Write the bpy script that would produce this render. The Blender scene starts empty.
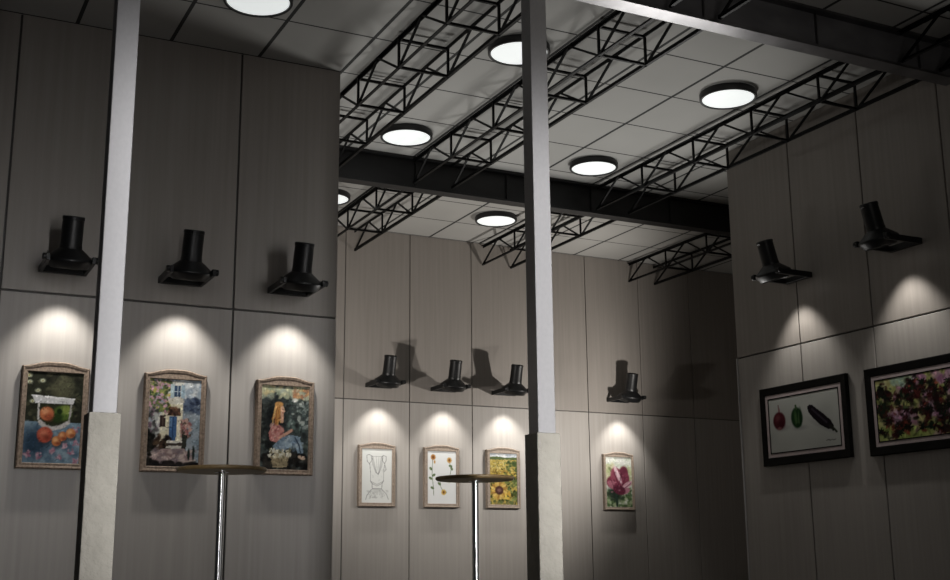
import bpy, bmesh, math, random
import numpy as np
from mathutils import Vector, Matrix

random.seed(4)
SC = bpy.context.scene
COL = SC.collection
PI = math.pi
S = 5.2                 # height of the ceiling above the lens
H = 0.34                # lens height above the floor
CEIL = S + H
YL, YB, XR = 2.211 * S, 3.314 * S, 1.857 * S
YR_END = 11.83
XL_END = 4.203
JOINT = 2.48 + H

# ------------------------------------------------------------------ materials
def lin(c):
    c = c / 255.0
    return c / 12.92 if c <= 0.04045 else ((c + 0.055) / 1.055) ** 2.4

def rgb(r, g, b):
    return (lin(r), lin(g), lin(b), 1.0)

def new_mat(name):
    m = bpy.data.materials.new(name)
    m.use_nodes = True
    nt = m.node_tree
    return m, nt, nt.nodes['Principled BSDF']

def N(nt, kind, **kw):
    n = nt.nodes.new(kind)
    for k, v in kw.items():
        setattr(n, k, v)
    return n

def noisy(name, c1, c2, scale=(1, 1, 1), nscale=5.0, rough=0.6, metal=0.0, bump=0.0, detail=4.0, lo=0.35, hi=0.65, bscale=None, spec=0.5):
    m, nt, b = new_mat(name)
    tc = N(nt, 'ShaderNodeTexCoord')
    mp = N(nt, 'ShaderNodeMapping'); mp.inputs['Scale'].default_value = scale
    nz = N(nt, 'ShaderNodeTexNoise'); nz.inputs['Scale'].default_value = nscale; nz.inputs['Detail'].default_value = detail
    cr = N(nt, 'ShaderNodeValToRGB')
    cr.color_ramp.elements[0].position = lo; cr.color_ramp.elements[0].color = c1
    cr.color_ramp.elements[1].position = hi; cr.color_ramp.elements[1].color = c2
    L = nt.links
    L.new(tc.outputs['Object'], mp.inputs['Vector']); L.new(mp.outputs['Vector'], nz.inputs['Vector'])
    L.new(nz.outputs['Fac'], cr.inputs['Fac']); L.new(cr.outputs['Color'], b.inputs['Base Color'])
    b.inputs['Roughness'].default_value = rough; b.inputs['Metallic'].default_value = metal
    b.inputs['Specular IOR Level'].default_value = spec
    if bump:
        bp = N(nt, 'ShaderNodeBump'); bp.inputs['Strength'].default_value = bump; bp.inputs['Distance'].default_value = 0.03 if bscale else 0.01
        src = nz
        if bscale:
            src = N(nt, 'ShaderNodeTexNoise'); src.inputs['Scale'].default_value = bscale; src.inputs['Detail'].default_value = 3
            L.new(tc.outputs['Object'], src.inputs['Vector'])
        L.new(src.outputs['Fac'], bp.inputs['Height']); L.new(bp.outputs['Normal'], b.inputs['Normal'])
    return m

def g(v, w=1.0):
    return (v * 1.07 * w, v, v * 0.925, 1)

def warm(v):
    return (v * 1.1, v, v * .905, 1)

M = {}
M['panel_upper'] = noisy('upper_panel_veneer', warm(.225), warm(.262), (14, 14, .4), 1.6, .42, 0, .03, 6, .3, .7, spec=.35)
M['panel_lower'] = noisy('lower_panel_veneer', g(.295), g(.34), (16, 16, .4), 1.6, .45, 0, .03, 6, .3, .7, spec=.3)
M['joint'] = noisy('joint_shadow_gap', g(.045), g(.055), nscale=3)
M['floor'] = noisy('dark_floor', g(.05), g(.075), nscale=2, rough=.5)
M['black_metal'] = noisy('black_painted_steel', (.0018, .0018, .0019, 1), (.003, .003, .0032, 1), nscale=6, rough=.5, spec=.15)
M['beam'] = noisy('beam_dark_steel', (.12, .118, .122, 1), (.21, .205, .21, 1), (1, 1, 2), 2.2, .32, .9, .03, 6)
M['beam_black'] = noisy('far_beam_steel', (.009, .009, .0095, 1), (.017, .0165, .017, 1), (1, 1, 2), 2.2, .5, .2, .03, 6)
M['beam_web'] = noisy('near_beam_web', (.085, .084, .088, 1), (.13, .128, .132, 1), (1, 1, 2), 2.2, .5, .1, .03, 6)
M['fixture'] = noisy('black_lamp_enamel', (.0045, .0047, .005, 1), (.0075, .0078, .0084, 1), nscale=9, rough=.42, spec=.35)
M['rim'] = noisy('black_lamp_rim', (.012, .012, .013, 1), (.018, .018, .019, 1), nscale=4, rough=.45)
M['steel_light'] = noisy('brushed_column_steel', (.45, .445, .452, 1), (.48, .475, .48, 1), (3, 3, 2), 14, .5, .25, .06, 6, .3, .7)
M['concrete'] = noisy('column_concrete', (.50, .475, .41, 1), (.60, .57, .495, 1), (1, 1, 1), 6, .85, 0, .55, 8, .3, .7, bscale=18)
M['wood_frame'] = noisy('driftwood_frame', (.125, .088, .062, 1), (.30, .225, .165, 1), (5, 5, 5), 9, .65, 0, .25, 6, .3, .7)
M['wood_frame_pale'] = noisy('pale_driftwood_frame', (.20, .155, .12, 1), (.36, .29, .23, 1), (5, 5, 5), 9, .65, 0, .2, 6, .3, .7)
M['black_frame'] = noisy('black_frame_wood', (.006, .0055, .005, 1), (.009, .0085, .008, 1), nscale=9, rough=.6, spec=.05)
M['mat_board'] = noisy('rose_grey_mat_board', (.40, .33, .33, 1), (.47, .39, .385, 1), nscale=20, rough=.8)
M['table_wood'] = noisy('tabletop_wood', (.30, .20, .085, 1), (.46, .32, .15, 1), (1, 9, 1), 5, .45, 0, .05, 6, .3, .7)
M['chrome'] = noisy('brushed_pole_steel', (.72, .72, .72, 1), (.82, .82, .81, 1), (3, 3, .4), 9, .2, 1.0)

def ceiling_mat():
    m, nt, b = new_mat('ceiling_tiles')
    L = nt.links
    tc = N(nt, 'ShaderNodeTexCoord'); sp = N(nt, 'ShaderNodeSeparateXYZ')
    L.new(tc.outputs['Object'], sp.inputs['Vector'])
    masks = []
    for ax, origin, step, hw in (('X', .81 * S, .1762 * S, .021), ('Y', 2.211 * S, .1832 * S, .0125)):
        a = N(nt, 'ShaderNodeMath', operation='SUBTRACT'); a.inputs[1].default_value = origin - 50 * step - step / 2
        L.new(sp.outputs[ax], a.inputs[0])
        d = N(nt, 'ShaderNodeMath', operation='DIVIDE'); d.inputs[1].default_value = step; L.new(a.outputs[0], d.inputs[0])
        f = N(nt, 'ShaderNodeMath', operation='FRACT'); L.new(d.outputs[0], f.inputs[0])
        s = N(nt, 'ShaderNodeMath', operation='SUBTRACT'); s.inputs[1].default_value = .5; L.new(f.outputs[0], s.inputs[0])
        ab = N(nt, 'ShaderNodeMath', operation='ABSOLUTE'); L.new(s.outputs[0], ab.inputs[0])
        lt = N(nt, 'ShaderNodeMath', operation='LESS_THAN'); lt.inputs[1].default_value = hw; L.new(ab.outputs[0], lt.inputs[0])
        masks.append(lt)
    mx = N(nt, 'ShaderNodeMath', operation='MAXIMUM')
    L.new(masks[0].outputs[0], mx.inputs[0]); L.new(masks[1].outputs[0], mx.inputs[1])
    nz = N(nt, 'ShaderNodeTexNoise'); nz.inputs['Scale'].default_value = 1.1; L.new(tc.outputs['Object'], nz.inputs['Vector'])
    cr = N(nt, 'ShaderNodeValToRGB')
    cr.color_ramp.elements[0].color = (.40, .395, .375, 1); cr.color_ramp.elements[1].color = (.47, .465, .445, 1)
    L.new(nz.outputs['Fac'], cr.inputs['Fac'])
    mix = N(nt, 'ShaderNodeMix', data_type='RGBA')
    L.new(mx.outputs[0], mix.inputs[0]); L.new(cr.outputs['Color'], mix.inputs[6]); mix.inputs[7].default_value = (.03, .03, .029, 1)
    L.new(mix.outputs[2], b.inputs['Base Color'])
    b.inputs['Roughness'].default_value = .85
    return m
M['ceiling'] = ceiling_mat()

def emit_mat(name, col, strength, dots=False):
    m, nt, b = new_mat(name)
    b.inputs['Base Color'].default_value = col
    b.inputs['Roughness'].default_value = .5
    b.inputs['Emission Color'].default_value = col
    b.inputs['Emission Strength'].default_value = strength
    if dots:
        tc = N(nt, 'ShaderNodeTexCoord'); vo = N(nt, 'ShaderNodeTexVoronoi'); vo.inputs['Scale'].default_value = 60
        vo.inputs['Randomness'].default_value = 0
        cr = N(nt, 'ShaderNodeValToRGB')
        cr.color_ramp.elements[0].color = col; cr.color_ramp.elements[1].color = tuple(c * .86 for c in col[:3]) + (1,)
        nt.links.new(tc.outputs['Object'], vo.inputs['Vector']); nt.links.new(vo.outputs['Distance'], cr.inputs['Fac'])
        nt.links.new(cr.outputs['Color'], b.inputs['Emission Color'])
    return m
M['diffuser'] = emit_mat('opal_diffuser', (.75, .78, .77, 1), .92, True)
M['lens'] = emit_mat('spot_lens', (1, .97, .92, 1), .5)

def paint_mat():
    m, nt, b = new_mat('painted_canvas')
    at = N(nt, 'ShaderNodeVertexColor'); at.layer_name = 'paint'
    nt.links.new(at.outputs['Color'], b.inputs['Base Color'])
    b.inputs['Roughness'].default_value = .8
    b.inputs['Specular IOR Level'].default_value = .06
    return m
M['paint'] = paint_mat()

# ------------------------------------------------------------------ mesh helpers
def box(bm, x0, x1, y0, y1, z0, z1, mi=0, bevel=0.0):
    t = bmesh.new()
    bmesh.ops.create_cube(t, size=1)
    for v in t.verts:
        v.co = Vector((x0 + (v.co.x + .5) * (x1 - x0), y0 + (v.co.y + .5) * (y1 - y0), z0 + (v.co.z + .5) * (z1 - z0)))
    if bevel:
        bmesh.ops.bevel(t, geom=t.edges[:], offset=bevel, segments=2, affect='EDGES', profile=.5)
    merge(bm, t, mi)

def merge(bm, t, mi=0, mtx=None):
    mp = {}
    for v in t.verts:
        mp[v] = bm.verts.new(mtx @ v.co if mtx else v.co)
    for f in t.faces:
        try:
            nf = bm.faces.new([mp[v] for v in f.verts]); nf.material_index = mi; nf.smooth = f.smooth
        except ValueError:
            pass
    t.free()

def lathe(bm, prof, seg=40, mtx=None, smooth=True, mi=0):
    """prof: list of (radius, z); radius 0 closes the end"""
    t = bmesh.new(); rings = []
    for r, z in prof:
        if r <= 1e-6:
            rings.append([t.verts.new((0, 0, z))])
        else:
            rings.append([t.verts.new((r * math.cos(2 * PI * k / seg), r * math.sin(2 * PI * k / seg), z)) for k in range(seg)])
    for a, b in zip(rings, rings[1:]):
        for k in range(seg):
            k2 = (k + 1) % seg
            if len(a) == 1: vs = [a[0], b[k2], b[k]]
            elif len(b) == 1: vs = [a[k], a[k2], b[0]]
            else: vs = [a[k], a[k2], b[k2], b[k]]
            f = t.faces.new(vs); f.smooth = smooth
    bmesh.ops.recalc_face_normals(t, faces=t.faces[:])
    merge(bm, t, mi, mtx)

def bar(bm, p, q, w, h=None, up=Vector((0, 0, 1))):
    """rectangular bar between two points"""
    p = Vector(p); q = Vector(q); h = h or w
    d = (q - p); L = d.length; d.normalize()
    s = d.cross(up)
    if s.length < 1e-4: s = d.cross(Vector((0, 1, 0)))
    s.normalize(); u = s.cross(d)
    t = bmesh.new(); bmesh.ops.create_cube(t, size=1)
    for v in t.verts:
        v.co = p + d * ((v.co.z + .5) * L) + s * (v.co.x * w) + u * (v.co.y * h)
    bmesh.ops.recalc_face_normals(t, faces=t.faces[:])
    merge(bm, t)

def angle_bar(bm, p, q, a=.05, th=.008, flip=1, top=1):
    """L-section chord along Y: one flat leg and one upright leg"""
    p = Vector(p); q = Vector(q)
    for (x0, x1, z0, z1) in ((-a / 2, a / 2, -th / 2, th / 2), (-th / 2 * 1 + flip * (a / 2 - th / 2), th / 2 + flip * (a / 2 - th / 2), min(0, -top * a), max(0, -top * a))):
        box(bm, p.x + x0, p.x + x1, min(p.y, q.y), max(p.y, q.y), p.z + z0, p.z + z1)

def obj(name, bm, mats, parent=None):
    me = bpy.data.meshes.new(name)
    bm.to_mesh(me); bm.free()
    for m in (mats if isinstance(mats, (list, tuple)) else [mats]):
        me.materials.append(m)
    if any(p_.use_smooth for p_ in me.polygons): me.set_sharp_from_angle(angle=math.radians(32))
    o = bpy.data.objects.new(name, me); COL.objects.link(o)
    if parent: o.parent = parent
    return o

def thing(name, label, cat, loc=(0, 0, 0), rz=0, group=None):
    o = bpy.data.objects.new(name, None); COL.objects.link(o)
    o.empty_display_size = .1
    o.location = loc; o.rotation_euler = (0, 0, rz)
    o['label'] = label; o['category'] = cat
    if group: o['group'] = group
    return o

def dup(root, loc, rz, label):
    r = root.copy(); COL.objects.link(r); r.location = loc; r.rotation_euler = (0, 0, rz); r['label'] = label
    for ch in list(root.children):
        c = ch.copy(); COL.objects.link(c); c.parent = r
        for gch in list(ch.children):
            d = gch.copy(); COL.objects.link(d); d.parent = c
    return r

def struct(name, bm, mats):
    o = obj(name, bm, mats); o['kind'] = 'structure'
    return o

# ------------------------------------------------------------------ setting
bm = bmesh.new(); box(bm, -4, 15, -1.5, 17.6, -.1, 0); struct('floor', bm, M['floor'])
bm = bmesh.new(); box(bm, -4, 15, 1.0, 17.6, CEIL, CEIL + .1); struct('ceiling', bm, M['ceiling'])

def panel_wall(name, axis, face, inward, joints, thick=.2, zt=CEIL, gap=.019):
    """panels in two rows with open dark joints; face = coordinate of visible face; inward=+1 when the wall body lies on the plus side"""
    bm = bmesh.new()
    pd = .03
    lo, hi = joints[0], joints[-1]
    a, b = sorted((face + inward * pd * .8, face + inward * thick))
    if axis == 'X': box(bm, lo + .004, hi - .004, a, b, .002, zt - .002, 2)
    else: box(bm, a, b, lo + .004, hi - .004, .002, zt - .002, 2)
    a, b = sorted((face, face + inward * pd))
    for j0, j1 in zip(joints, joints[1:]):
        u0 = j0 + (gap / 2 if j0 != lo else 0); u1 = j1 - (gap / 2 if j1 != hi else 0)
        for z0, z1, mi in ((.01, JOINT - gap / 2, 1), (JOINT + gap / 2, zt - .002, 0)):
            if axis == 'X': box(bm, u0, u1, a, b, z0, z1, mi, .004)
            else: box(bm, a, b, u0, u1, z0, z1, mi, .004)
    return struct(name, bm, [M['panel_upper'], M['panel_lower'], M['joint']])

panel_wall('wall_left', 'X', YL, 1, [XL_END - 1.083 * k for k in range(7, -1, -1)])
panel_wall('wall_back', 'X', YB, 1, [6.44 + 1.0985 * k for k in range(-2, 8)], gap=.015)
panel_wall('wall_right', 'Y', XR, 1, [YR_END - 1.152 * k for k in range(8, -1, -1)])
bm = bmesh.new(); box(bm, XL_END - .2, XL_END, YL + .2, YB, 0, CEIL); struct('wall_left_return', bm, M['panel_upper'])
bm = bmesh.new(); box(bm, XR + .2, 14.1, YR_END - .2, YR_END, 0, CEIL); struct('wall_right_return', bm, M['panel_upper'])
bm = bmesh.new(); box(bm, 14.1, 14.3, YR_END - .2, YB + .2, 0, CEIL); struct('wall_far_right', bm, M['panel_upper'])
# slim pale strip standing in for the lit highlight on the right wall's free end
bm = bmesh.new(); box(bm, XR - .012, XR + .05, YR_END + .001, YR_END + .014, 0, JOINT); o = struct('trim_1', bm, M['steel_light'])

# ------------------------------------------------------------------ beams
def beam(label, x0, x1, y0, bmat, z0=.917 * S + H, z1=CEIL - .002, w=.182):
    t = thing('steel_beam', label, 'beam', (x0, y0 + w / 2, z0))
    L = x1 - x0; hh = z1 - z0; tf = .028
    bm = bmesh.new(); box(bm, 0, L, -w / 2, w / 2, 0, tf, 0, .003); obj('flange', bm, bmat, t)
    bm = bmesh.new(); box(bm, 0, L, -w / 2, w / 2, hh - tf, hh, 0, .003); obj('flange', bm, bmat, t)
    bm = bmesh.new(); box(bm, 0, L, -.008, .008, tf, hh - tf); obj('web', bm, M['beam_web'] if bmat is M['beam'] else bmat, t)
    k = .52
    while k < L:
        bm = bmesh.new(); box(bm, k - .006, k + .006, -w * .2, w * .2, tf, hh - tf); obj('stiffener', bm, bmat, t)
        k += 1.35
    return t
YN0 = 1.549 * S          # near face of the near beam
YF0 = 2.632 * S          # near face of the far beam
beam('near dark steel roof beam crossing the top right corner', -3.5, XR - .005, YN0, M['beam'], .9205 * S + H)
beam('far dark steel roof beam crossing behind the middle column', XL_END + .02, 14.05, YF0, M['beam_black'])

# ------------------------------------------------------------------ trusses
ZT, ZB = .991 * S + H, .928 * S + H
def truss(label, xa, xc, y_far, n, bay, y_near):
    """box truss: upper chords A,C; lower chords B,D; far end at y_far, n bays coming towards the viewer down to y_near"""
    xa *= S; xc *= S; bay *= S
    xo, zo = (xa + xc) / 2, ZB
    t = thing('roof_truss', label, 'truss', (xo, y_far, zo))
    hw = (xc - xa) / 2; hh = ZT - ZB; L = y_far - y_near
    mat = M['black_metal']
    for sx in (-1, 1):
        bm = bmesh.new(); angle_bar(bm, (sx * hw, 0, hh), (sx * hw, -L, hh), .036, .010, -sx, 1); obj('chord', bm, mat, t)
        bm = bmesh.new(); angle_bar(bm, (sx * hw, 0, 0), (sx * hw, -L, 0), .032, .010, -sx, -1); obj('chord', bm, mat, t)
        for i in range(n):
            y = -i * bay
            if y < -L: break
            if i > 0:
                bm = bmesh.new(); bar(bm, (sx * hw, y, 0), (sx * hw, y, hh), .023); obj('vertical_bar', bm, mat, t)
            for dy in ((-bay / 2,) if i == 0 else (-bay / 2, bay / 2)):
                if y + dy < -L - .01: continue
                bm = bmesh.new(); bar(bm, (sx * hw, y, 0), (sx * hw, y + dy, hh), .022); obj('diagonal_bar', bm, mat, t)
    for i in range(1, n):
        y = -i * bay
        if y < -L: break
        bm = bmesh.new(); bar(bm, (-hw, y, hh - .02), (hw, y, hh - .02), .026); obj('cross_strut', bm, mat, t)
        bm = bmesh.new(); bar(bm, (-hw, y, .01), (hw, y, .01), .026); obj('cross_strut', bm, mat, t)
    return t
BAY = .2145
ynb = YN0 + .182 + .01
yfb = YF0 + .182 + .01
yfe = YF0 - .006
yne = YN0 - .006
ywe = YB - .02
truss('black box truss beside the left wall corner, leftmost under the ceiling', .8445, .949, yfe, 6, BAY, ynb)
truss('black box truss passing behind the middle column, between the two beams', 1.161, 1.2665, yfe, 6, BAY, ynb)
truss('black box truss in front of the dark right wall top, between the two beams', 1.70, 1.802, yfe, 6, BAY, ynb)
truss('black box truss beyond the far beam, leftmost, ending at the back wall', 1.161, 1.2665, ywe, 4, BAY, yfb)
truss('black box truss beyond the far beam, ending behind the middle column', 1.70, 1.802, ywe, 4, BAY, yfb)
truss('black box truss beyond the far beam, rightmost, beside the right wall edge', 2.257, 2.362, ywe, 4, BAY, yfb)
truss('black box truss above the near beam, cut by the top edge of view', 1.161, 1.2665, yne, 5, BAY, 4.2)
truss('black box truss in the top right corner above the near beam', 1.70, 1.802, yne, 5, BAY, 4.2)

# ------------------------------------------------------------------ ceiling drum lights
def drum(loc, label):
    t = thing('ceiling_light', label, 'ceiling light', loc, 0, 'round ceiling lights')
    R = .322
    bm = bmesh.new()
    lathe(bm, [(R * .98, 0), (R, -.012), (R, -.070), (R - .006, -.080), (R - .026, -.080), (R - .030, -.072), (R - .030, -.04)], 64)
    obj('rim', bm, M['rim'], t)
    bm = bmesh.new()
    lathe(bm, [(R - .032, -.055), (R - .032, -.068), (R - .06, -.073), (0, -.075)], 64)
    obj('diffuser', bm, M['diffuser'], t)
    return t
dz = CEIL - .001
k0 = .986
pts = [((.556, 1.966), 'round ceiling light at the top edge above the left wall'),
       ((1.0935, 1.960), 'round ceiling light half hidden behind the top of the middle column'),
       ((1.6295, 1.9739), 'round ceiling light below the near beam, rightmost of all'),
       ((1.0848, 2.5066), 'round ceiling light just above the far beam, left of the middle column'),
       ((1.617, 2.5109), 'round ceiling light just above the far beam, right of the middle column'),
       ((1.6155, 3.0551), 'round ceiling light beyond the far beam, nearest the middle column'),
       ((1.085, 3.058), 'round ceiling light mostly hidden behind the edge of the left wall')]
d0 = None
for (x, y), lab in pts:
    loc = ((x + .0055) * S * k0, (y + .010) * S * k0, dz)
    d0 = drum(loc, lab) if d0 is None else dup(d0, loc, 0, lab)

# ------------------------------------------------------------------ columns
def column(xc, label):
    yc = YN0 + .091
    t = thing('support_column', label, 'column', (xc, yc, 0))
    pw = .203 / 2; uw = .155 / 2; ph = .1885 * S + H
    bm = bmesh.new(); box(bm, -pw, pw, -pw, pw, 0, ph, 0, .006); obj('plinth', bm, M['concrete'], t)
    bm = bmesh.new(); box(bm, -uw, uw, -uw, uw, ph - .01, .92 * S + H, 0, .005); obj('post', bm, M['steel_light'], t)
column(.2624 * S, 'pale steel column on a concrete plinth, in front of the left wall pictures')
column(.902 * S, 'pale steel column on a concrete plinth, middle of the hall')

# ------------------------------------------------------------------ spot fixtures
HEAD_Y, TILT = -.395, math.radians(15.5)
def fixture(loc, rz, label):
    """local: wall at y=0, +y into the wall, z=0 is the underside of the square bracket"""
    t = thing('wall_spotlight', label, 'spotlight', loc, rz, 'wall spotlights above the pictures')
    W, D, bw, aw, bh = .43, .53, .055, .034, .064
    def out(z):
        return [bm.verts.new((x, y, z)) for x, y in ((-W / 2, -.001), (-W / 2, -D), (-W / 2 + aw, -D), (-W / 2 + aw, -bw), (W / 2 - aw, -bw), (W / 2 - aw, -D), (W / 2, -D), (W / 2, -.001))]
    bm = bmesh.new(); a, b = out(0), out(bh)
    for k in range(8):
        j = (k + 1) % 8
        bm.faces.new((a[k], a[j], b[j], b[k]))
    for lp in (a, b):
        for q in ((0, 1, 2, 3), (0, 3, 4, 7), (4, 5, 6, 7)): bm.faces.new([lp[n_] for n_ in q])
    bmesh.ops.recalc_face_normals(bm, faces=bm.faces[:])
    bmesh.ops.bevel(bm, geom=[e for e in bm.edges if len(e.link_faces) == 2 and e.calc_face_angle() > .5], offset=.004, segments=1, affect='EDGES')
    obj('mounting_frame', bm, M['fixture'], t)
    mt = Matrix.Translation((0, HEAD_Y, .045)) @ Matrix.Rotation(TILT, 4, 'X')
    bm = bmesh.new()
    lathe(bm, [(.150, -.066), (.158, -.074), (.168, -.068), (.204, -.008), (.209, .0), (.209, .008), (.208, .016), (.204, .022), (.104, .106), (.100, .109), (.100, .136)], 40, mt)
    hd = obj('lamp_bell', bm, M['fixture'], t)
    bm = bmesh.new()
    lathe(bm, [(.099, .128), (.097, .135), (.094, .366), (.098, .370), (.098, .395), (.090, .403), (.078, .390), (0, .390)], 40, mt)
    cy = obj('lamp_barrel', bm, M['fixture'], t)
    bm = bmesh.new(); lathe(bm, [(.162, -.050), (.10, -.054), (0, -.056)], 40, mt); obj('lens', bm, M['lens'], t)
    for sx in (-1, 1):
        bm = bmesh.new()
        mk = Matrix.Translation((sx * W / 2, -D + .03, bh * .58)) @ Matrix.Rotation(sx * PI / 2, 4, 'Y')
        lathe(bm, [(0, -.004), (.026, -.004), (.031, .002), (.031, .024), (.026, .030), (0, .030)], 20, mk)
        obj('tilt_knob', bm, M['fixture'], t)
    return t

SPOTS = []
fz = 2.672 + H
fx = [((1.487, YL, fz), 0, 'black wall spotlight above the fruit picture, leftmost on the left wall', 0),
      ((2.584, YL, fz), 0, 'black wall spotlight above the picture of the house with a blue door', 0),
      ((3.678, YL, fz), 0, 'black wall spotlight above the picture of the seated woman', 0),
      ((7.005, YB, fz), 0, 'black wall spotlight above the pencil drawing on the back wall', 1),
      ((8.113, YB, fz), 0, 'black wall spotlight above the drawing of sunflower stems on the back wall', 1),
      ((9.202, YB, fz), 0, 'black wall spotlight above the sunflower field picture, beside the middle column', 1),
      ((11.412, YB, fz), 0, 'black wall spotlight above the pink flower picture on the back wall', 1),
      ((XR, 10.613, 3.222 + H), -PI / 2, 'black wall spotlight above the vegetable picture on the right wall', 2),
      ((XR, 8.952, 3.22 + H), -PI / 2, 'black wall spotlight above the autumn leaf picture on the right wall', 2)]
f0 = None
for loc, rz, lab, k in fx:
    f0 = fixture(loc, rz, lab) if f0 is None else dup(f0, loc, rz, lab)
    SPOTS.append((loc, rz, k))

# ------------------------------------------------------------------ painter
def srgb2lin(a):
    a = np.clip(a, 0, 1)
    return np.where(a <= .04045, a / 12.92, ((a + .055) / 1.055) ** 2.4)

class Art:
    def __init__(s, w, h, col, seed=1):
        s.w, s.h = w, h
        s.a = np.zeros((h, w, 3)); s.a[:] = np.array(col) / 255.
        s.asp = h / w
        yy, xx = np.mgrid[0:h, 0:w]
        s.u = (xx + .5) / w; s.v = (yy + .5) / h          # v runs downwards
        s.r = np.random.RandomState(seed)
    def _mix(s, m, c, al=1.0):
        m = (np.clip(m, 0, 1) * al)[..., None]
        s.a = s.a * (1 - m) + np.array(c) / 255. * m
    def noise(s, n, seed=None):
        r = np.random.RandomState(seed) if seed is not None else s.r
        ny = max(2, int(n * s.asp)); gr = r.rand(ny + 2, n + 2)
        x = s.u * n; y = s.v * ny
        xi = x.astype(int); yi = y.astype(int); fx_ = x - xi; fy_ = y - yi
        fx_ = fx_ * fx_ * (3 - 2 * fx_); fy_ = fy_ * fy_ * (3 - 2 * fy_)
        return (gr[yi, xi] * (1 - fx_) + gr[yi, xi + 1] * fx_) * (1 - fy_) + (gr[yi + 1, xi] * (1 - fx_) + gr[yi + 1, xi + 1] * fx_) * fy_
    def ell(s, u, v, ru, rv, c, rot=0, soft=.12, al=1.0):
        dx = (s.u - u); dy = (s.v - v) * s.asp
        ca, sa = math.cos(rot), math.sin(rot)
        x = (dx * ca + dy * sa) / ru; y = (-dx * sa + dy * ca) / (rv * s.asp)
        d = np.sqrt(x * x + y * y)
        s._mix((1 + soft - d) / (2 * soft), c, al)
    def poly(s, P, c, al=1.0):
        ins = np.zeros(s.u.shape, bool); n = len(P)
        for i in range(n):
            x1, y1 = P[i]; x2, y2 = P[(i + 1) % n]
            cnd = ((y1 > s.v) != (y2 > s.v))
            with np.errstate(divide='ignore', invalid='ignore'):
                xi = (x2 - x1) * (s.v - y1) / (y2 - y1 if y2 != y1 else 1e-9) + x1
            ins ^= cnd & (s.u < xi)
        s._mix(ins.astype(float), c, al)
    def line(s, P, wd, c, al=1.0):
        for (x1, y1), (x2, y2) in zip(P, P[1:]):
            dx, dy = x2 - x1, (y2 - y1) * s.asp
            L2 = dx * dx + dy * dy + 1e-12
            t = np.clip(((s.u - x1) * dx + (s.v - y1) * s.asp * dy) / L2, 0, 1)
            d = np.hypot(s.u - x1 - t * dx, (s.v - y1) * s.asp - t * dy)
            s._mix((wd * 1.3 - d) / (wd * .6), c, al)
    def dabs(s, n, box_, cols, size=(.02, .05), al=.8, rot=None, rat=.5):
        u0, u1, v0, v1 = box_
        for _ in range(n):
            sz = s.r.uniform(*size)
            s.ell(s.r.uniform(u0, u1), s.r.uniform(v0, v1), sz, sz * rat / s.asp * 1.2, cols[s.r.randint(len(cols))],
                  s.r.uniform(0, PI) if rot is None else rot, .3, al)
    def strokes(s, n=700, size=(.010, .028), lo=.6, hi=1.4, al=.75, rat=.45):
        src = s.a.copy()
        for _ in range(n):
            x, y = s.r.rand(), s.r.rand()
            c = src[min(s.h - 1, int(y * s.h)), min(s.w - 1, int(x * s.w))] * 255 * s.r.uniform(lo, hi)
            sz = s.r.uniform(*size)
            s.ell(x + s.r.uniform(-.012, .012), y + s.r.uniform(-.008, .008), sz, sz * rat / s.asp, c, s.r.uniform(0, PI), .35, al)
    def grain(s, amt=.08, n=40):
        s.a *= (1 - amt + 2 * amt * s.noise(n))[..., None]

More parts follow.
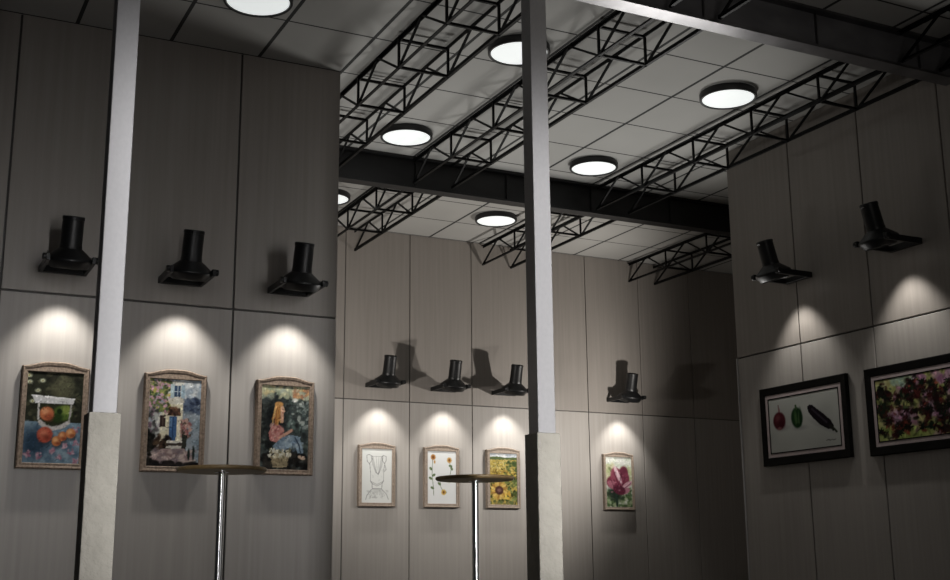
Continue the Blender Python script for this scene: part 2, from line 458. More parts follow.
def art_fruit():
    a = Art(84, 138, (44, 46, 34), 3)
    a.dabs(150, (0, 1, 0, .55), [(30, 30, 24), (66, 68, 48), (86, 84, 60), (40, 44, 34)], (.03, .09), .7)
    for _ in range(26):
        x, y = a.r.uniform(.4, 1), a.r.uniform(0, .5); an = a.r.uniform(0, PI)
        a.line([(x, y), (x + .14 * math.cos(an), y + .09 * math.sin(an))], .008, (26, 26, 20), .8)
    a.ell(.62, .2, .2, .13, (112, 110, 78), .3, .5, .6)
    for x, y in ((.05, .12), (.27, .10), (.2, .21), (.03, .05), (.12, .33)):
        a.ell(x, y, .045, .02, (200, 205, 170), 0, .5); a.ell(x, y, .014, .008, (150, 130, 60))
    a.poly([(0, .55), (1, .55), (1, 1), (0, 1)], (112, 140, 158))
    a.dabs(90, (0, 1, .56, 1), [(92, 118, 140), (136, 160, 172), (70, 96, 120)], (.03, .1), .5)
    a.ell(.2, .78, .24, .16, (30, 52, 74), .2, .5, .85)
    for x, y in ((.84, .86), (.62, .93), (.3, .92), (.9, .63), (.08, .9), (.74, .8), (.5, .86), (.95, .97), (.93, .76)):
        a.dabs(7, (x - .05, x + .05, y - .03, y + .03), [(186, 130, 146), (160, 92, 116), (206, 160, 170)], (.02, .04), .8)
    a.poly([(.24, .34), (.80, .34), (.76, .56), (.66, .62), (.38, .62), (.28, .56)], (44, 48, 30))
    a.ell(.66, .45, .16, .08, (84, 112, 40), .2, .2); a.ell(.72, .41, .09, .05, (130, 150, 60), .5, .3); a.ell(.56, .50, .1, .05, (40, 62, 24), 0, .3)
    a.ell(.60, .43, .05, .03, (28, 48, 18), .7, .3)
    a.ell(.38, .46, .125, .075, (206, 108, 62), 0, .12); a.ell(.35, .435, .06, .035, (232, 158, 104), 0, .5, .8); a.ell(.42, .5, .07, .04, (150, 58, 34), 0, .6, .7)
    a.line([(.23, .34), (.24, .52)], .018, (210, 206, 200))
    a.line([(.80, .36), (.79, .47), (.77, .55), (.70, .60)], .016, (170, 166, 160))
    a.line([(.27, .55), (.36, .605), (.5, .62), (.64, .60), (.76, .55)], .036, (196, 190, 184))
    a.poly([(.10, .262), (.86, .288), (.83, .350), (.17, .345)], (204, 204, 204))
    a.line([(.10, .265), (.86, .29)], .010, (236, 236, 234))
    for x, y, r, c, hl in ((.37, .69, .135, (188, 74, 52), (226, 122, 86)), (.58, .755, .085, (204, 112, 54), (236, 170, 104)), (.68, .70, .08, (196, 104, 56), (234, 160, 98)), (.82, .665, .085, (208, 120, 64), (240, 178, 112))):
        a.ell(x + .02, y + .03, r, r * .6, (40, 44, 52), 0, .3, .6)
        a.ell(x, y, r, r / a.asp * 1.05, c, 0, .1); a.ell(x - .02, y - .015, r * .5, r * .5 / a.asp, hl, 0, .6, .9)
        a.ell(x + .03, y + .025, r * .5, r * .3 / a.asp, (110, 40, 26), .3, .6, .6)
    a.strokes(lo=.72, hi=1.25); a.grain(.05); return a

def art_house():
    a = Art(84, 138, (150, 162, 172), 5)
    a.dabs(70, (.6, 1, 0, .3), [(196, 204, 208), (140, 156, 170), (220, 222, 220)], (.04, .1), .6)
    a.dabs(60, (.64, 1, .23, .38), [(64, 78, 104), (40, 50, 74), (96, 112, 136)], (.03, .08), .8)
    a.dabs(60, (.64, 1, .38, .9), [(132, 148, 158), (156, 166, 172), (110, 130, 142)], (.04, .1), .6, 0)
    a.poly([(.36, .02), (.66, .03), (.65, .8), (.2, .8), (.12, .5), (.34, .3)], (214, 210, 196))
    a.poly([(.30, .30), (.66, .28), (.64, .74), (.2, .74)], (226, 216, 180))
    a.dabs(40, (.25, .65, .1, .7), [(236, 232, 214), (196, 186, 160), (216, 206, 182)], (.03, .07), .5)
    a.dabs(240, (-.02, .40, 0, .38), [(94, 112, 56), (132, 146, 74), (190, 130, 156), (58, 70, 40), (186, 174, 78), (214, 156, 176), (66, 88, 58)], (.02, .05), .9)
    a.dabs(120, (-.02, .22, .36, .7), [(150, 152, 150), (92, 92, 90), (60, 62, 60), (184, 186, 180), (120, 90, 106)], (.02, .06), .9)
    a.poly([(.48, .07), (.60, .07), (.60, .205), (.48, .205)], (52, 76, 106)); a.line([(.54, .07), (.54, .2)], .006, (190, 200, 206)); a.line([(.48, .14), (.6, .14)], .006, (190, 200, 206))
    a.poly([(.40, .06), (.475, .06), (.475, .22), (.40, .22)], (172, 194, 200)); a.poly([(.61, .06), (.68, .07), (.68, .22), (.61, .21)], (150, 176, 190))
    a.poly([(.40, .325), (.60, .325), (.62, .42), (.36, .42)], (84, 58, 46)); a.dabs(18, (.38, .6, .33, .41), [(126, 84, 60), (50, 34, 28)], (.02, .05), .8)
    a.poly([(.23, .42), (.34, .42), (.33, .55), (.23, .55)], (60, 44, 40)); a.line([(.285, .42), (.285, .55)], .006, (110, 90, 80))
    a.poly([(.40, .425), (.55, .425), (.54, .70), (.40, .70)], (62, 100, 150)); a.line([(.475, .43), (.475, .69)], .008, (38, 66, 112)); a.poly([(.41, .44), (.46, .44), (.46, .55), (.41, .55)], (92, 130, 172))
    a.poly([(.56, .42), (.63, .42), (.62, .70), (.56, .70)], (240, 232, 200))
    a.dabs(60, (.63, .82, .45, .66), [(176, 120, 112), (150, 82, 84), (206, 160, 144), (90, 70, 60)], (.02, .045), .9)
    a.poly([(.66, .62), (.76, .64), (.74, .80), (.64, .80)], (52, 54, 46))
    a.dabs(110, (0, .44, .66, .86), [(44, 30, 24), (70, 50, 38), (28, 22, 20), (96, 74, 52)], (.03, .06), .9)
    a.poly([(.38, .705), (.66, .70), (.67, .725), (.36, .735)], (226, 220, 204)); a.poly([(.36, .735), (.67, .725), (.66, .76), (.38, .765)], (70, 60, 54)); a.poly([(.38, .765), (.66, .76), (.66, .78), (.36, .79)], (206, 198, 184))
    a.poly([(0, .86), (.30, .8), (.70, .79), (.92, .88), (.86, .97), (.1, .99)], (168, 142, 136))
    a.dabs(80, (.1, .9, .81, .96), [(190, 166, 158), (140, 112, 110), (120, 104, 110), (206, 184, 170)], (.03, .07), .6, 0)
    a.dabs(40, (0, 1, .95, 1.01), [(24, 22, 22), (44, 38, 36)], (.05, .1), .9, 0)
    for x, t_, b_ in ((.80, .79, .92), (.89, .76, .92)):
        a.ell(x, (t_ + b_) / 2, .025, (b_ - t_) / 2, (34, 44, 40), 0, .25)
    a.dabs(30, (0, .12, .6, .95), [(20, 20, 18), (40, 38, 32)], (.04, .07), .9)
    a.strokes(); a.grain(.05); return a

def art_woman():
    a = Art(84, 138, (66, 74, 72), 7)
    a.dabs(200, (0, 1, .12, .95), [(50, 58, 58), (86, 96, 92), (34, 38, 38), (104, 114, 106), (58, 72, 66)], (.03, .09), .7)
    a.dabs(90, (0, 1, 0, .15), [(176, 184, 150), (150, 162, 130), (204, 198, 150), (196, 176, 120), (168, 178, 156)], (.04, .09), .7)
    a.dabs(18, (.66, 1, .04, .13), [(206, 140, 84), (206, 180, 110), (176, 112, 80)], (.03, .06), .7)
    a.dabs(60, (.55, 1, .18, .55), [(140, 152, 146), (176, 184, 174), (70, 84, 82), (100, 120, 112)], (.02, .06), .8)
    a.ell(.70, .17, .05, .022, (236, 236, 226), 0, .4)
    a.dabs(70, (0, .22, .2, .75), [(40, 44, 42), (28, 30, 30), (66, 72, 66)], (.04, .08), .8)
    a.ell(.30, .42, .2, .24, (22, 24, 26), 0, .4, .8)
    a.dabs(60, (.05, 1, .82, 1), [(30, 28, 26), (54, 50, 44), (20, 20, 20)], (.05, .1), .8)
    a.poly([(.22, .50), (.34, .45), (.48, .52), (.52, .64), (.40, .69), (.2, .66), (.17, .57)], (186, 112, 104))
    a.dabs(26, (.2, .47, .47, .66), [(206, 140, 128), (160, 84, 82), (220, 166, 150)], (.03, .06), .7)
    a.line([(.40, .62), (.54, .57), (.64, .53)], .028, (206, 150, 124))
    a.poly([(.26, .72), (.44, .62), (.62, .585), (.80, .60), (.88, .74), (.90, .80), (.78, .80), (.70, .70), (.52, .76), (.30, .79)], (122, 146, 164))
    a.dabs(34, (.36, .86, .61, .78), [(150, 172, 186), (94, 116, 138), (176, 192, 200)], (.03, .07), .7)
    a.line([(.72, .62), (.80, .70), (.84, .80)], .014, (58, 74, 92))
    a.ell(.86, .85, .08, .022, (212, 178, 150), .25)
    a.ell(.41, .295, .075, .062, (222, 172, 136), 0, .12); a.line([(.44, .35), (.44, .43)], .03, (214, 160, 128))
    a.ell(.45, .285, .012, .006, (70, 50, 44)); a.ell(.455, .325, .016, .006, (180, 84, 80)); a.ell(.482, .305, .014, .01, (226, 176, 142))
    for _ in range(26):
        x = a.r.uniform(.27, .40)
        a.line([(.36 + a.r.uniform(-.06, .06), .215), (x, .30), (x - a.r.uniform(-.02, .06), a.r.uniform(.38, .47))], .012, [(206, 140, 66), (176, 106, 46), (228, 176, 100), (150, 84, 40)][a.r.randint(4)], .9)
    a.ell(.37, .225, .085, .03, (214, 150, 76), 0, .2)
    a.poly([(.22, .84), (.60, .83), (.56, .965), (.27, .975)], (168, 150, 112))
    for k in range(7): a.line([(.22, .86 + .016 * k), (.59, .85 + .016 * k)], .005, (100, 84, 60), .7)
    a.dabs(80, (.15, .64, .76, .86), [(214, 206, 176), (186, 172, 132), (230, 226, 206), (130, 124, 88)], (.02, .045), .9)
    a.strokes(); a.grain(.05); return a

def art_sketch():
    a = Art(84, 150, (224, 226, 222), 9)
    a._mix(np.clip((.35 - a.u) * 1.5, 0, 1), (196, 204, 202), .7)
    k = (96, 98, 98)
    def Lr(P, w=.006, al=.8): a.line(P, w * 1.35, (104, 106, 106), al)
    Lr([(.16, .13), (.24, .11), (.34, .14), (.33, .22), (.25, .28), (.18, .24), (.16, .13)])
    Lr([(.80, .14), (.70, .12), (.66, .15), (.68, .22), (.74, .27), (.80, .22), (.80, .14)])
    for d in (0, .03, .06): Lr([(.30 + d, .14), (.36 + d, .30), (.46 + d * .5, .44), (.54, .48)], .005, .6)
    for d in (0, .03, .06): Lr([(.70 - d, .14), (.66 - d, .32), (.58 - d * .5, .44), (.54, .48)], .005, .6)
    Lr([(.47, .14), (.50, .36)], .004, .5); Lr([(.56, .14), (.55, .36)], .004, .5); Lr([(.30, .145), (.70, .145)], .004, .6)
    Lr([(.26, .28), (.29, .45), (.29, .60), (.36, .66)]); Lr([(.76, .27), (.72, .40), (.72, .58), (.66, .65)]); Lr([(.76, .3), (.80, .38), (.74, .42)])
    Lr([(.28, .60), (.50, .66), (.72, .60)], .005); Lr([(.30, .63), (.50, .69), (.70, .63)], .005); Lr([(.34, .66), (.35, .74), (.66, .74), (.67, .66)], .006)
    Lr([(.33, .75), (.18, .86), (.14, .94)]); Lr([(.67, .75), (.82, .84), (.88, .93)])
    for i in range(10):
        x = .26 + .055 * i; Lr([(.36 + .034 * i, .75), (x, .86 + .02 * math.sin(i))], .004, .55)
    a.dabs(40, (.2, .84, .77, .92), [(176, 178, 176), (200, 202, 198), (150, 152, 150)], (.02, .06), .35)
    a.dabs(26, (.28, .74, .30, .6), [(196, 198, 196), (180, 182, 180)], (.02, .05), .3)
    return a

def sunflower(a, u, v, r, n=15):
    for k in range(n):
        an = 2 * PI * k / n
        a.ell(u + r * .68 * math.cos(an), v + r * .68 * math.sin(an) / a.asp, r * .42, r * .17 / a.asp, [(206, 164, 66), (222, 184, 88), (176, 128, 50)][k % 3], an, .25)
    a.ell(u, v, r * .50, r * .50 / a.asp, (84, 50, 40), 0, .15); a.ell(u, v, r * .24, r * .24 / a.asp, (126, 88, 78), 0, .4)

def art_stems():
    a = Art(84, 150, (228, 230, 230), 11)
    gr = (110, 132, 90)
    a.line([(.18, .16), (.16, .45), (.20, .66), (.22, .84)], .010, gr); a.line([(.76, .2), (.82, .34), (.74, .6)], .009, gr)
    a.line([(.44, .56), (.46, .68), (.56, .78)], .009, gr)
    for u, v, rt in ((.12, .34, .9), (.11, .52, .6), (.22, .46, -.6), (.17, .70, .5), (.84, .33, 1.1), (.80, .28, .2), (.76, .56, 1.2), (.41, .62, .8), (.60, .78, 0)):
        a.ell(u, v, .062, .022, (78, 104, 58), rt, .2); a.ell(u, v, .03, .008, (140, 160, 104), rt, .3)
    for u, v, c1 in ((.20, .12, (190, 124, 52)), (.76, .17, (212, 160, 76)), (.56, .78, (224, 180, 74))):
        for k in range(10):
            an = 2 * PI * k / 10
            a.ell(u + .05 * math.cos(an), v + .05 * math.sin(an) / a.asp * 1.2, .042, .013, c1, an, .3)
        a.ell(u, v, .036, .026, (128, 74, 40), 0, .3)
    a.ell(.25, .21, .03, .03, (206, 150, 70), 0, .4)
    return a

def art_field():
    a = Art(84, 150, (206, 212, 214), 13)
    a.dabs(30, (0, 1, 0, .08), [(226, 228, 226), (180, 190, 200)], (.05, .12), .6, 0)
    a.poly([(0, .075), (.3, .06), (.55, .085), (1, .07), (1, .16), (0, .16)], (92, 108, 64))
    a.poly([(0, .125), (1, .125), (1, 1), (0, 1)], (186, 160, 66))
    a.dabs(180, (0, 1, .13, .36), [(196, 174, 92), (168, 148, 72), (212, 194, 120), (116, 114, 60), (146, 130, 66)], (.015, .04), .85)
    a.dabs(150, (0, 1, .30, .5), [(110, 84, 30), (196, 160, 56), (70, 60, 26), (160, 120, 40), (210, 180, 80)], (.02, .045), .85)
    a.dabs(160, (0, 1, .48, 1), [(74, 86, 36), (110, 124, 58), (44, 52, 24), (140, 146, 72), (88, 100, 50)], (.03, .07), .85)
    a.dabs(90, (.55, 1, .16, .98), [(84, 104, 52), (56, 74, 36), (120, 138, 78)], (.03, .07), .75)
    a.ell(.90, .2, .1, .05, (70, 88, 44), 0, .3)
    sunflower(a, .34, .72, .30, 18)
    a.dabs(14, (.55, .72, .74, .88), [(226, 190, 70), (210, 160, 50)], (.04, .07), .8)
    a.dabs(20, (0, 1, .93, 1), [(150, 130, 66), (100, 110, 60)], (.04, .07), .8)
    a.strokes(); a.grain(.05); return a

def art_flower():
    a = Art(84, 150, (206, 212, 196), 15)
    a.dabs(80, (0, 1, 0, .25), [(226, 228, 218), (196, 206, 184), (214, 214, 206)], (.06, .14), .6)
    a.dabs(60, (0, .3, .15, .5), [(190, 196, 150), (160, 172, 110), (206, 200, 160)], (.05, .1), .6)
    a.dabs(60, (.6, 1, .2, .55), [(196, 202, 150), (176, 186, 130)], (.05, .1), .6)
    a.dabs(130, (0, 1, .62, 1), [(96, 128, 70), (130, 156, 100), (70, 100, 56), (166, 180, 136), (60, 84, 48)], (.04, .1), .75)
    a.ell(.32, .74, .28, .13, (34, 46, 38), .5, .4, .9); a.line([(.38, .72), (.40, .97)], .04, (40, 60, 48))
    a.ell(.16, .24, .09, .03, (132, 140, 90), .8, .3)
    for u, v, ru, rv, c, rt in ((.22, .50, .20, .12, (120, 44, 62), .3), (.40, .38, .22, .17, (148, 64, 84), -.2), (.66, .36, .19, .18, (112, 42, 62), .2), (.74, .47, .15, .16, (134, 54, 76), .2),
                                (.30, .57, .26, .08, (168, 92, 110), .5), (.56, .58, .28, .10, (126, 46, 68), -.3), (.82, .55, .22, .05, (208, 152, 166), -.55), (.70, .68, .22, .06, (184, 112, 132), -.35),
                                (.50, .66, .24, .09, (98, 34, 54), .3)):
        a.ell(u, v, ru, rv, c, rt, .14)
    a.ell(.46, .36, .07, .19, (222, 176, 188), -.42, .2); a.ell(.40, .28, .05, .09, (228, 190, 198), -.35, .3)
    for P in ([(.52, .50), (.60, .32)], [(.30, .62), (.20, .46)], [(.56, .62), (.74, .42)], [(.66, .64), (.95, .52)], [(.48, .55), (.32, .34)]):
        a.line(P, .012, (70, 22, 40), .7)
    a.dabs(20, (.2, .8, .3, .7), [(190, 120, 138), (84, 28, 46)], (.02, .05), .5)
    a.strokes(); a.grain(.05); return a

def art_veg():
    a = Art(150, 98, (188, 190, 182), 17)
    a.a *= (.94 + .1 * a.noise(5))[..., None]
    a.ell(.19, .56, .09, .05, (160, 160, 156), 0, .5, .8); a.ell(.45, .60, .09, .04, (160, 160, 156), 0, .5, .8); a.ell(.76, .62, .2, .05, (166, 166, 162), .5, .5, .7)
    a.line([(.145, .13), (.155, .26)], .006, (120, 70, 74)); a.ell(.155, .23, .012, .05, (150, 92, 96), 0, .4)
    a.ell(.15, .42, .09, .16, (88, 24, 34), 0, .1); a.ell(.13, .37, .035, .06, (132, 58, 66), 0, .6, .7); a.ell(.18, .48, .05, .08, (70, 14, 26), 0, .5, .7); a.ell(.15, .56, .03, .03, (150, 90, 90), 0, .4, .8)
    a.ell(.41, .41, .082, .185, (30, 62, 32), -.05, .1); a.ell(.395, .42, .02, .13, (72, 112, 54), -.1, .5, .9); a.ell(.44, .43, .012, .13, (90, 126, 66), .05, .5, .9); a.ell(.46, .40, .02, .14, (22, 52, 24), 0, .5, .8)
    a.line([(.41, .25), (.40, .19)], .012, (60, 92, 46)); a.ell(.42, .55, .03, .035, (28, 60, 28), 0, .4)
    a.poly([(.565, .27), (.57, .235), (.60, .215), (.635, .225), (.71, .32), (.80, .43), (.88, .55), (.915, .65), (.895, .70), (.83, .69), (.73, .60), (.64, .47), (.58, .35)], (26, 18, 26))
    a.line([(.63, .30), (.72, .43), (.82, .57)], .012, (66, 56, 70), .7)
    a.line([(.88, .64), (.90, .72)], .012, (30, 34, 26)); a.line([(.89, .66), (.945, .755)], .012, (44, 50, 36)); a.ell(.875, .66, .03, .04, (40, 40, 34), .6)
    a.line([(.80, .885), (.825, .875), (.85, .89), (.875, .88), (.90, .892), (.925, .882)], .005, (110, 110, 106)); 
    a.line([(.84, .87), (.845, .895)], .004, (110, 110, 106))
    return a

def art_leaves():
    a = Art(176, 98, (176, 182, 96), 19)
    a.dabs(130, (0, 1, 0, 1), [(206, 206, 116), (158, 172, 84), (190, 176, 110), (214, 214, 150)], (.03, .08), .7)
    a.dabs(60, (0, 1, 0, 1), [(196, 136, 172), (176, 112, 150), (206, 160, 184)], (.03, .07), .8)
    for u, v in ((.30, .15), (.22, .62), (.55, .55), (.62, .75), (.42, .12), (.80, .4), (.70, .1)):
        a.dabs(12, (u - .06, u + .06, v - .1, v + .1), [(196, 132, 172), (170, 104, 146), (210, 166, 190)], (.03, .05), .85)
    a.dabs(40, (0, 1, .8, 1), [(168, 196, 84), (196, 210, 110), (140, 168, 70)], (.03, .07), .7)
    a.dabs(22, (.16, .36, 0, .12), [(160, 196, 180), (190, 206, 150)], (.03, .06), .7)
    cl = [(60, 24, 26), (84, 30, 30), (34, 32, 24), (24, 36, 24), (46, 22, 24), (104, 40, 34), (30, 48, 32), (22, 26, 20), (36, 46, 30)]
    def leaf(u, v, s_, an, c):
        for d, L_ in ((0, 1), (.7, .8), (-.7, .8), (1.4, .6), (-1.4, .6)):
            t_ = an + d
            a.ell(u + s_ * .6 * L_ * math.cos(t_), v + s_ * .6 * L_ * math.sin(t_) / a.asp, s_ * .62 * L_, s_ * .19 * L_ / a.asp * 1.0, c, t_, .18)
        a.line([(u, v), (u - s_ * .7 * math.cos(an), v - s_ * .7 * math.sin(an) / a.asp)], .004, (40, 26, 20))
    r_ = np.random.RandomState(5); ctr = [(r_.uniform(.03, .97), r_.uniform(.08, .9)) for _ in range(34)] + [(.06, .2), (.09, .48), (.14, .30), (.2, .44), (.24, .30), (.13, .66), (.27, .55), (.33, .40), (.36, .62), (.30, .80), (.40, .33), (.44, .55), (.47, .18), (.43, .85), (.50, .70), (.53, .35), (.58, .22), (.60, .45), (.56, .85),
           (.66, .32), (.70, .55), (.72, .2), (.76, .74), (.82, .55), (.84, .15), (.90, .35), (.93, .7), (.66, .86), (.20, .86), (.05, .85), (.97, .12), (.86, .88), (.36, .2), (.78, .35)]
    for (u, v) in ctr:
        a.dabs(7, (u - .05, u + .05, v - .08, v + .08), [(58, 24, 26), (36, 30, 24), (30, 40, 28), (84, 34, 34)], (.012, .032), .85)
    for (u, v) in ctr:
        for _ in range(2):
            leaf(u + a.r.uniform(-.02, .02), v + a.r.uniform(-.03, .03), a.r.uniform(.035, .06), a.r.uniform(0, 2 * PI), cl[a.r.randint(len(cl))])
    a.dabs(40, (.05, .95, .1, .9), [(150, 54, 42), (176, 80, 60), (96, 120, 70)], (.008, .02), .9)
    a.line([(.06, .94), (.10, .92), (.09, .97), (.14, .95)], .005, (60, 70, 40))
    a.strokes(); a.grain(.05); return a

def canvas(art, x0, x1, z0, z1, y, parent, name='canvas'):
    w, h = art.w, art.h
    xs = np.linspace(x0, x1, w); zs = np.linspace(z1, z0, h)
    gx, gz = np.meshgrid(xs, zs)
    co = np.stack([gx, np.full_like(gx, y), gz], -1).reshape(-1, 3)
    idx = np.arange(w * h).reshape(h, w)
    fc = np.stack([idx[1:, :-1], idx[1:, 1:], idx[:-1, 1:], idx[:-1, :-1]], -1).reshape(-1, 4)
    me = bpy.data.meshes.new(name)
    me.from_pydata(co.tolist(), [], fc.tolist())
    ca = me.color_attributes.new('paint', 'FLOAT_COLOR', 'POINT')
    gr = art.a.mean(-1, keepdims=True); art.a = (gr + (art.a - gr) * .8) * .93
    c4 = np.ones((w * h, 4)); c4[:, :3] = srgb2lin(art.a.reshape(-1, 3))
    ca.data.foreach_set('color', c4.astype(np.float32).ravel())
    me.materials.append(M['paint'])
    o = bpy.data.objects.new(name, me); COL.objects.link(o); o.parent = parent
    return o

# ------------------------------------------------------------------ framed pictures
def ring_frame(loops):
    """loops: list of closed point loops of equal count; bridged one after another"""
    bm = bmesh.new(); R = [[bm.verts.new(p) for p in lp] for lp in loops]
    n = len(R[0])
    for a, b in zip(R, R[1:]):
        for k in range(n):
            j = (k + 1) % n
            bm.faces.new((a[k], a[j], b[j], b[k]))
    bmesh.ops.recalc_face_normals(bm, faces=bm.faces[:])
    return bm

NT = 24
def arch_loop(w, h, arch, y, inset=0.0):
    """closed loop around an arch-topped outline, bottom left first"""
    P = [(-w / 2 + inset, y, inset), (w / 2 - inset, y, inset)]
    for k in range(NT + 1):
        s_ = 1 - 2 * k / NT
        f = min(1, (1 - abs(s_)) / .80)
        P.append((s_ * (w / 2 - inset), y, h - inset + arch * (.5 - .5 * math.cos(PI * f))))
    return P
def rect_loop(w, z0, z1, y):
    P = [(-w / 2, y, z0), (w / 2, y, z0)]
    for k in range(NT + 1):
        P.append(((1 - 2 * k / NT) * w / 2, y, z1))
    return P

def arch_picture(loc, label, art, mat, w=.59, h=.925, arch=.045, border=.052):
    t = thing('framed_picture', label, 'picture', loc)
    d = .068
    zi0, zi1, wi = border, h - border, w - 2 * border
    if mat == 'pale': border_m = M['wood_frame_pale']
    else: border_m = M['wood_frame']
    bm = ring_frame([arch_loop(w, h, arch, -.001), arch_loop(w, h, arch, -d + .012), arch_loop(w, h, arch, -d, .010), arch_loop(w, h, arch * .8, -d + .004, .024), arch_loop(w, h, arch * .7, -d + .010, .027),
                     rect_loop(wi + .012, zi0 - .006, zi1 + .006, -d + .008), rect_loop(wi, zi0, zi1, -d + .015), rect_loop(wi, zi0, zi1, -.004)])
    obj('frame', bm, border_m, t)
    canvas(art, -wi / 2 - .002, wi / 2 + .002, zi0 - .002, zi1 + .002, -d + .019, t)
    return t

zp = .864 + H
for x, lab, art in ((1.488, 'arched wooden framed picture of oranges in a white footed bowl', art_fruit()),
                    (2.58, 'arched wooden framed picture of a white house with a blue door', art_house()),
                    (3.668, 'arched wooden framed picture of a seated woman with long fair hair', art_woman())):
    arch_picture((x, YL, zp), lab, art, 'brown')
for x, lab, art, bd in ((6.98, 'arched wooden framed pencil drawing on white, leftmost on the back wall', art_sketch(), .058),
                    (8.072, 'arched wooden framed drawing of sunflower stems on white, behind the tall table', art_stems(), .058),
                    (9.163, 'arched wooden framed picture of a sunflower field, beside the middle column', art_field(), .058),
                    (11.365, 'arched wooden framed picture of a large pink flower, on the back wall', art_flower(), .048)):
    arch_picture((x, YB, zp - .006), lab, art, 'pale', .605, .925, .040, bd)

def black_picture(loc, w, h, label, art):
    t = thing('framed_picture', label, 'picture', loc, -PI / 2)
    d = .05; fb = .092; mb = .043; lb = .012
    def rl(ins, y): return [(-w / 2 + ins, y, ins), (w / 2 - ins, y, ins), (w / 2 - ins, y, h - ins), (-w / 2 + ins, y, h - ins)]
    bm = ring_frame([rl(0, -.001), rl(0, -d + .008), rl(.008, -d), rl(fb - .012, -d + .006), rl(fb, -d + .010), rl(fb, -.003)])
    obj('frame', bm, M['black_frame'], t)
    bm = ring_frame([rl(fb - .002, -.037), rl(fb + mb, -.036), rl(fb + mb, -.010)]); obj('mat_board', bm, M['mat_board'], t)
    bm = ring_frame([rl(fb + mb - .001, -.036), rl(fb + mb, -.039), rl(fb + mb + lb, -.037), rl(fb + mb + lb, -.010)]); obj('inner_liner', bm, M['black_frame'], t)
    i = fb + mb + lb - .003
    canvas(art, -w / 2 + i, w / 2 - i, i, h - i, -.034, t)
black_picture((XR, 10.68, 1.103 + H), 1.455, .925, 'black framed picture of a radish, a green pepper and an aubergine', art_veg())
black_picture((XR, 8.845, 1.085 + H), 1.66, .935, 'wide black framed picture of autumn leaves, cut by the right edge', art_leaves())

# ------------------------------------------------------------------ tall tables
def tall_table(loc, label):
    t = thing('bar_table', label, 'table', loc)
    R = .354; T = 1.10
    bm = bmesh.new(); lathe(bm, [(0, T), (R - .006, T), (R, T - .006), (R, T - .020), (R - .012, T - .030), (0, T - .030)], 72); obj('tabletop', bm, M['table_wood'], t)
    bm = bmesh.new(); lathe(bm, [(0, T - .030), (.06, T - .030), (.06, T - .036), (.031, T - .04), (.031, .02), (0, .02)], 36); obj('pole', bm, M['chrome'], t)
    bm = bmesh.new(); lathe(bm, [(0, .036), (.05, .036), (.20, .018), (.235, .012), (.24, .0), (0, 0)], 56); obj('base', bm, M['chrome'], t)
    return t
t1 = tall_table((2.54, 9.52, 0), 'tall round wooden bar table in front of the left wall pictures')
dup(t1, (4.905, 9.745, 0), 0, 'tall round wooden bar table beside the middle column')

# ------------------------------------------------------------------ camera
yaw, pit, rol, F = 0.46774811068530336, 0.22375226254702274, -0.008816768715708983, 1203.2272110777903
cy_, sy_ = math.cos(yaw), math.sin(yaw)
f = Vector((sy_ * math.cos(pit), cy_ * math.cos(pit), math.sin(pit)))
r = Vector((cy_, -sy_, 0)); u = r.cross(f)
r2 = r * math.cos(rol) + u * math.sin(rol); u2 = -r * math.sin(rol) + u * math.cos(rol)
cam = bpy.data.cameras.new('camera'); co = bpy.data.objects.new('camera', cam); COL.objects.link(co)
mw = Matrix((r2, u2, -f)).transposed().to_4x4(); mw.translation = Vector((0, 0, H)); co.matrix_world = mw
cam.sensor_width = 36; cam.lens = F * 36 / 950; cam.clip_end = 100; cam.clip_start = .02
SC.camera = co

# ------------------------------------------------------------------ light
def aim(o, target):
    d = Vector(target) - o.location
    o.rotation_euler = d.to_track_quat('-Z', 'Y').to_euler()
def spot(name, loc, target, power, size, blend, radius, col=(1, 1, 1)):
    l = bpy.data.lights.new(name, 'SPOT'); l.energy = power; l.spot_size = math.radians(size); l.spot_blend = blend
    l.shadow_soft_size = radius; l.color = col
    o = bpy.data.objects.new(name, l); COL.objects.link(o); o.location = loc; aim(o, target)
    return o

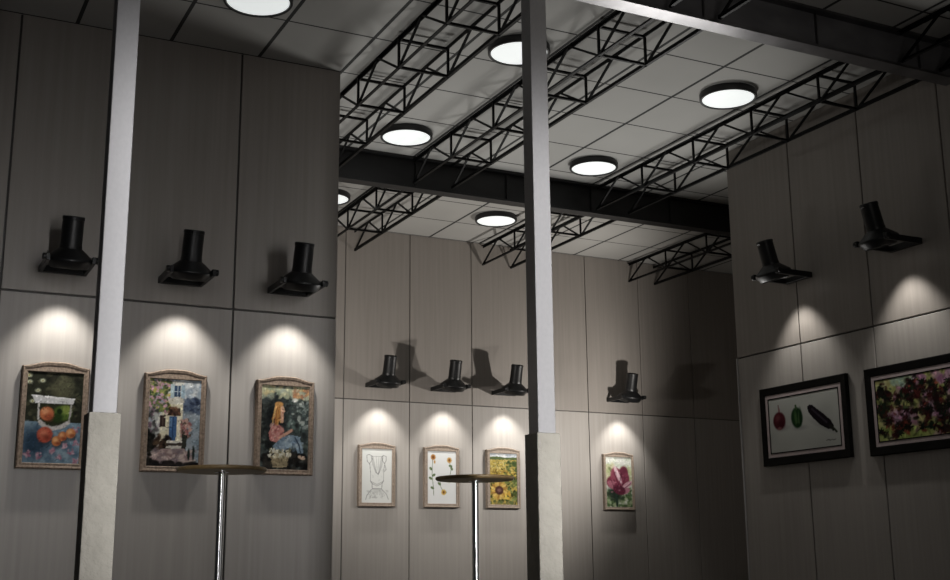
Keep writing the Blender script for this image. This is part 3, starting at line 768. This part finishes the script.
PW = {0: 74, 1: 68, 2: 46}
for loc, rz, k in SPOTS:
    m = Matrix.Translation(loc) @ Matrix.Rotation(rz, 4, 'Z')
    p = m @ Vector((0, HEAD_Y + .03, -.045))
    d = m @ Vector((0, HEAD_Y + .03 + math.sin(TILT), -math.cos(TILT) - .045))
    spot('picture_lamp', p, d, PW[k], 80, .75, .035, (1, .965, .91))

def strip(name, loc, target, power, sx, sy, spread, col=(1, 1, 1)):
    l = bpy.data.lights.new(name, 'AREA'); l.energy = power; l.shape = 'RECTANGLE'; l.size = sx; l.size_y = sy
    l.spread = math.radians(spread); l.color = col
    o = bpy.data.objects.new(name, l); COL.objects.link(o); o.location = loc; aim(o, target)
    return o
# low lamp standing behind the end of the right wall, washing the back wall
spot('wall_wash_lamp', (10.9, 14.7, 2.3), (8.6, 17.2, 3.4), 330, 150, .7, .05, (1, .95, .89))
spot('wall_wash_lamp', (5.2, 14.9, 2.2), (7.2, 17.2, 3.6), 170, 140, .8, .05, (1, .95, .89))
spot('ceiling_fill', (10.1, 13.75, .8), (6.4, 10.4, 5.5), 560, 95, .9, .9, (1, .985, .95))  # added unseen fill from below, brightens the ceiling
spot('ceiling_fill', (4.42, 12.9, .5), (5.3, 11.2, 5.5), 260, 95, .9, .3, (1, .99, .96))  # second added fill, brightens the ceiling's left part
# added unseen upright strips that brighten the column fronts
strip('column_fill', (1.85, 6.4, 2.0), (1.6, 8.0, 2.0), 9.3, .14, 3.9, 62, (1, .985, .99))
strip('column_fill', (4.86, 6.3, 2.0), (4.82, 8.0, 2.0), 10.5, .14, 3.9, 56, (1, .985, .99))
# unseen panel added to the right, giving the steel table poles a bright reflection
strip('pole_reflection_fill', (7.3, 4.4, 1.2), (3.7, 9.6, .9), 9, 4.6, 2.2, 140, (1, .98, .96))
# large soft fill added far in front to lift walls and ceiling
strip('hall_fill', (4.6, .8, 2.2), (5.9, 7.0, 5.4), 11, 2.6, 2.0, 80, (1, .94, .88))

w = bpy.data.worlds.new('dim_hall'); SC.world = w; w.use_nodes = True
w.node_tree.nodes['Background'].inputs['Color'].default_value = (.9, .9, 1, 1)
w.node_tree.nodes['Background'].inputs['Strength'].default_value = .012
SC.view_settings.view_transform = 'Standard'
SC.view_settings.look = 'None'
